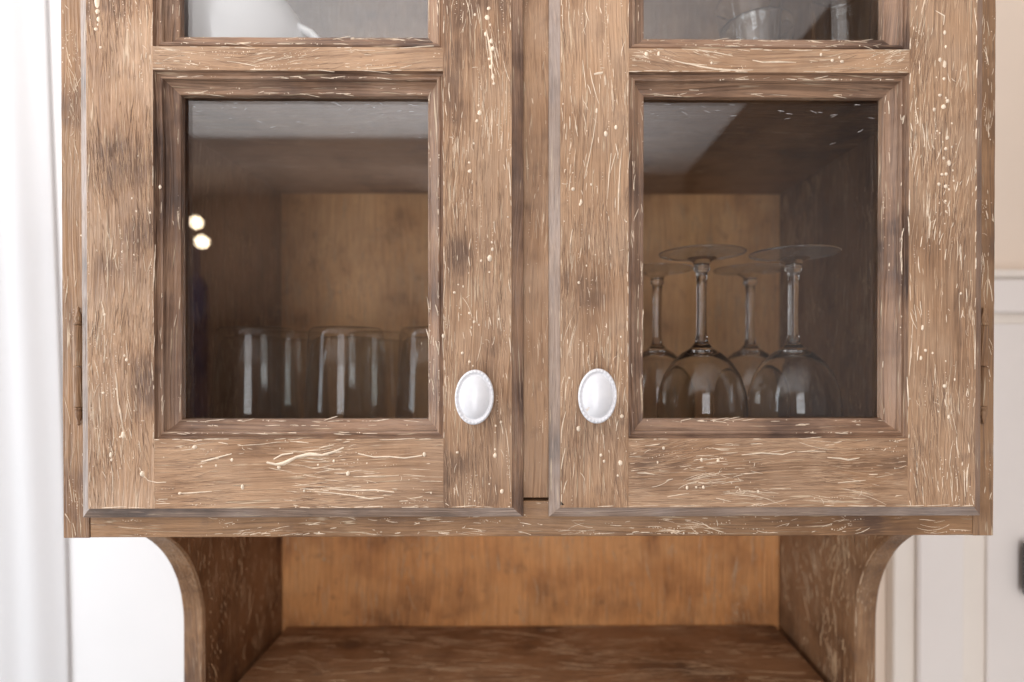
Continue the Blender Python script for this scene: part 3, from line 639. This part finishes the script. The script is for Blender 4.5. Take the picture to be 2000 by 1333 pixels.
# ------------------------------------------------------------------ what shows beside the cabinet
V, F = [], []; nx, nz = 220, 26
for j in range(nz + 1):
    for i in range(nx + 1):
        u = i / nx; zz = -1.5 + 2.38 * j / nz; drop = (0.9 - zz) / 2.4
        tp = min(1, (1 - u) * 9); xx = -1.75 + 1.055 * u + 0.012 * math.sin(zz * 2 + u * 9) + 0.03 * drop * (u - .2)
        amp = 0.0035 + 0.003 * noise.noise(Vector((u * 5, zz * 0.5, 2)))
        ph = u * 70 + 1.2 * noise.noise(Vector((u * 6, zz * .6, 0))) + 0.35 * drop
        V.append((xx, 0.335 + 0.027 * (1 - tp) + tp * (amp * math.sin(ph) + 0.0025 * math.sin(ph * 2.1 + 1)), zz))
for j in range(nz):
    for i in range(nx): F.append((j * (nx + 1) + i, j * (nx + 1) + i + 1, (j + 1) * (nx + 1) + i + 1, (j + 1) * (nx + 1) + i))
cu = mesh('curtain', V, F, M['curtain'], None, True)
sm = cu.modifiers.new('thickness', 'SOLIDIFY'); sm.thickness = 0.0008
tag(cu, 'white sheer curtain hanging in soft folds left of the cabinet', 'curtain')

# white panelled cupboard to the right, behind
cp = tag(empty('cupboard', (0.64, 0.345, -1.5)), 'off-white panelled cupboard with dark handle right of the wooden cabinet', 'cupboard')
def bxp(px, Y): return (px - CX) * PXM * (D + Y) / D
def bzp(py, Y): return (HY - py) * PXM * (D + Y) / D
YB = 0.340
ct = bzp(527, YB)
board('carcass', bxp(1757, YB), 0.768, 0.346, 0.3645, -1.5, ct - 0.003, 'Z', M['cupline'], cp, 0.002, 0, 0.5)
board('stile', bxp(1797, YB), bxp(1888, YB), YB - 0.004, 0.3455, -1.5, ct - 0.012, 'Z', M['cup'], cp, 0.003, 0, 0.5)
board('top_rail', bxp(1888, YB) + .0004, 0.768, YB - 0.0045, 0.3455, bzp(612, YB), ct - 0.012, 'X', M['cup'], cp, 0.003, 0, 0.5)
board('cornice', bxp(1757, YB) - .005, 0.768, YB - 0.010, 0.3455, ct - 0.0118, ct, 'X', M['cupline'], cp, 0.003, 0, 0.5)
board('panel', bxp(1938, YB), 0.768, YB + 0.001, 0.3457, -1.5, bzp(632, YB), 'Z', M['cup'], cp, 0.003, 0, 0.5)
hx = bxp(1989, 0.325) + 0.0165
board('handle', hx, hx + 0.024, 0.322, 0.332, bzp(1170, .325), bzp(1064, .325), 'Z', M['handle'], cp, 0.004, 0, 0.01)
for z in (bzp(1150, .325), bzp(1083, .325)):
    board('handle_post', hx + 0.015, hx + 0.021, 0.3322, YB + 0.0009, z - 0.003, z + 0.003, 'Y', M['handle'], cp, 0.001, 0, 0.01)

# lamp standing across the room, seen only as a reflection in the left pane
DT = 2.45
def mirrored(px, py, dt): return Vector(((px - CX) / FPX * dt, -(dt - D) + 0.04, (HY - py) / FPX * dt))
b1, b2 = mirrored(389, 437, DT), mirrored(400, 474, DT - 0.08)
lp = tag(empty('floor_lamp', (b1.x, b1.y, -1.5)), 'floor lamp with two glowing round bulbs, reflected in the left glass pane', 'lamp')
V, F = lathe([(0, 0), (0.13, 0), (0.13, 0.02), (0.05, 0.03), (0.045, 0.9), (0.045, 1.80), (0.02, 1.84), (0.008, 1.86), (0.008, 1.98), (0, 1.98)], 24, (b1.x, b1.y, -1.5)); mesh('column', V, F, M['navy'], lp, True)
for b in (b1, b2):
    V, F = lathe([(0.001, -0.025)] + [(0.025 * math.sin(math.pi * i / 14), -0.025 * math.cos(math.pi * i / 14)) for i in range(1, 14)] + [(0.001, 0.025)], 24, b)
    mesh('bulb', V, F, M['bulb'], lp, True)
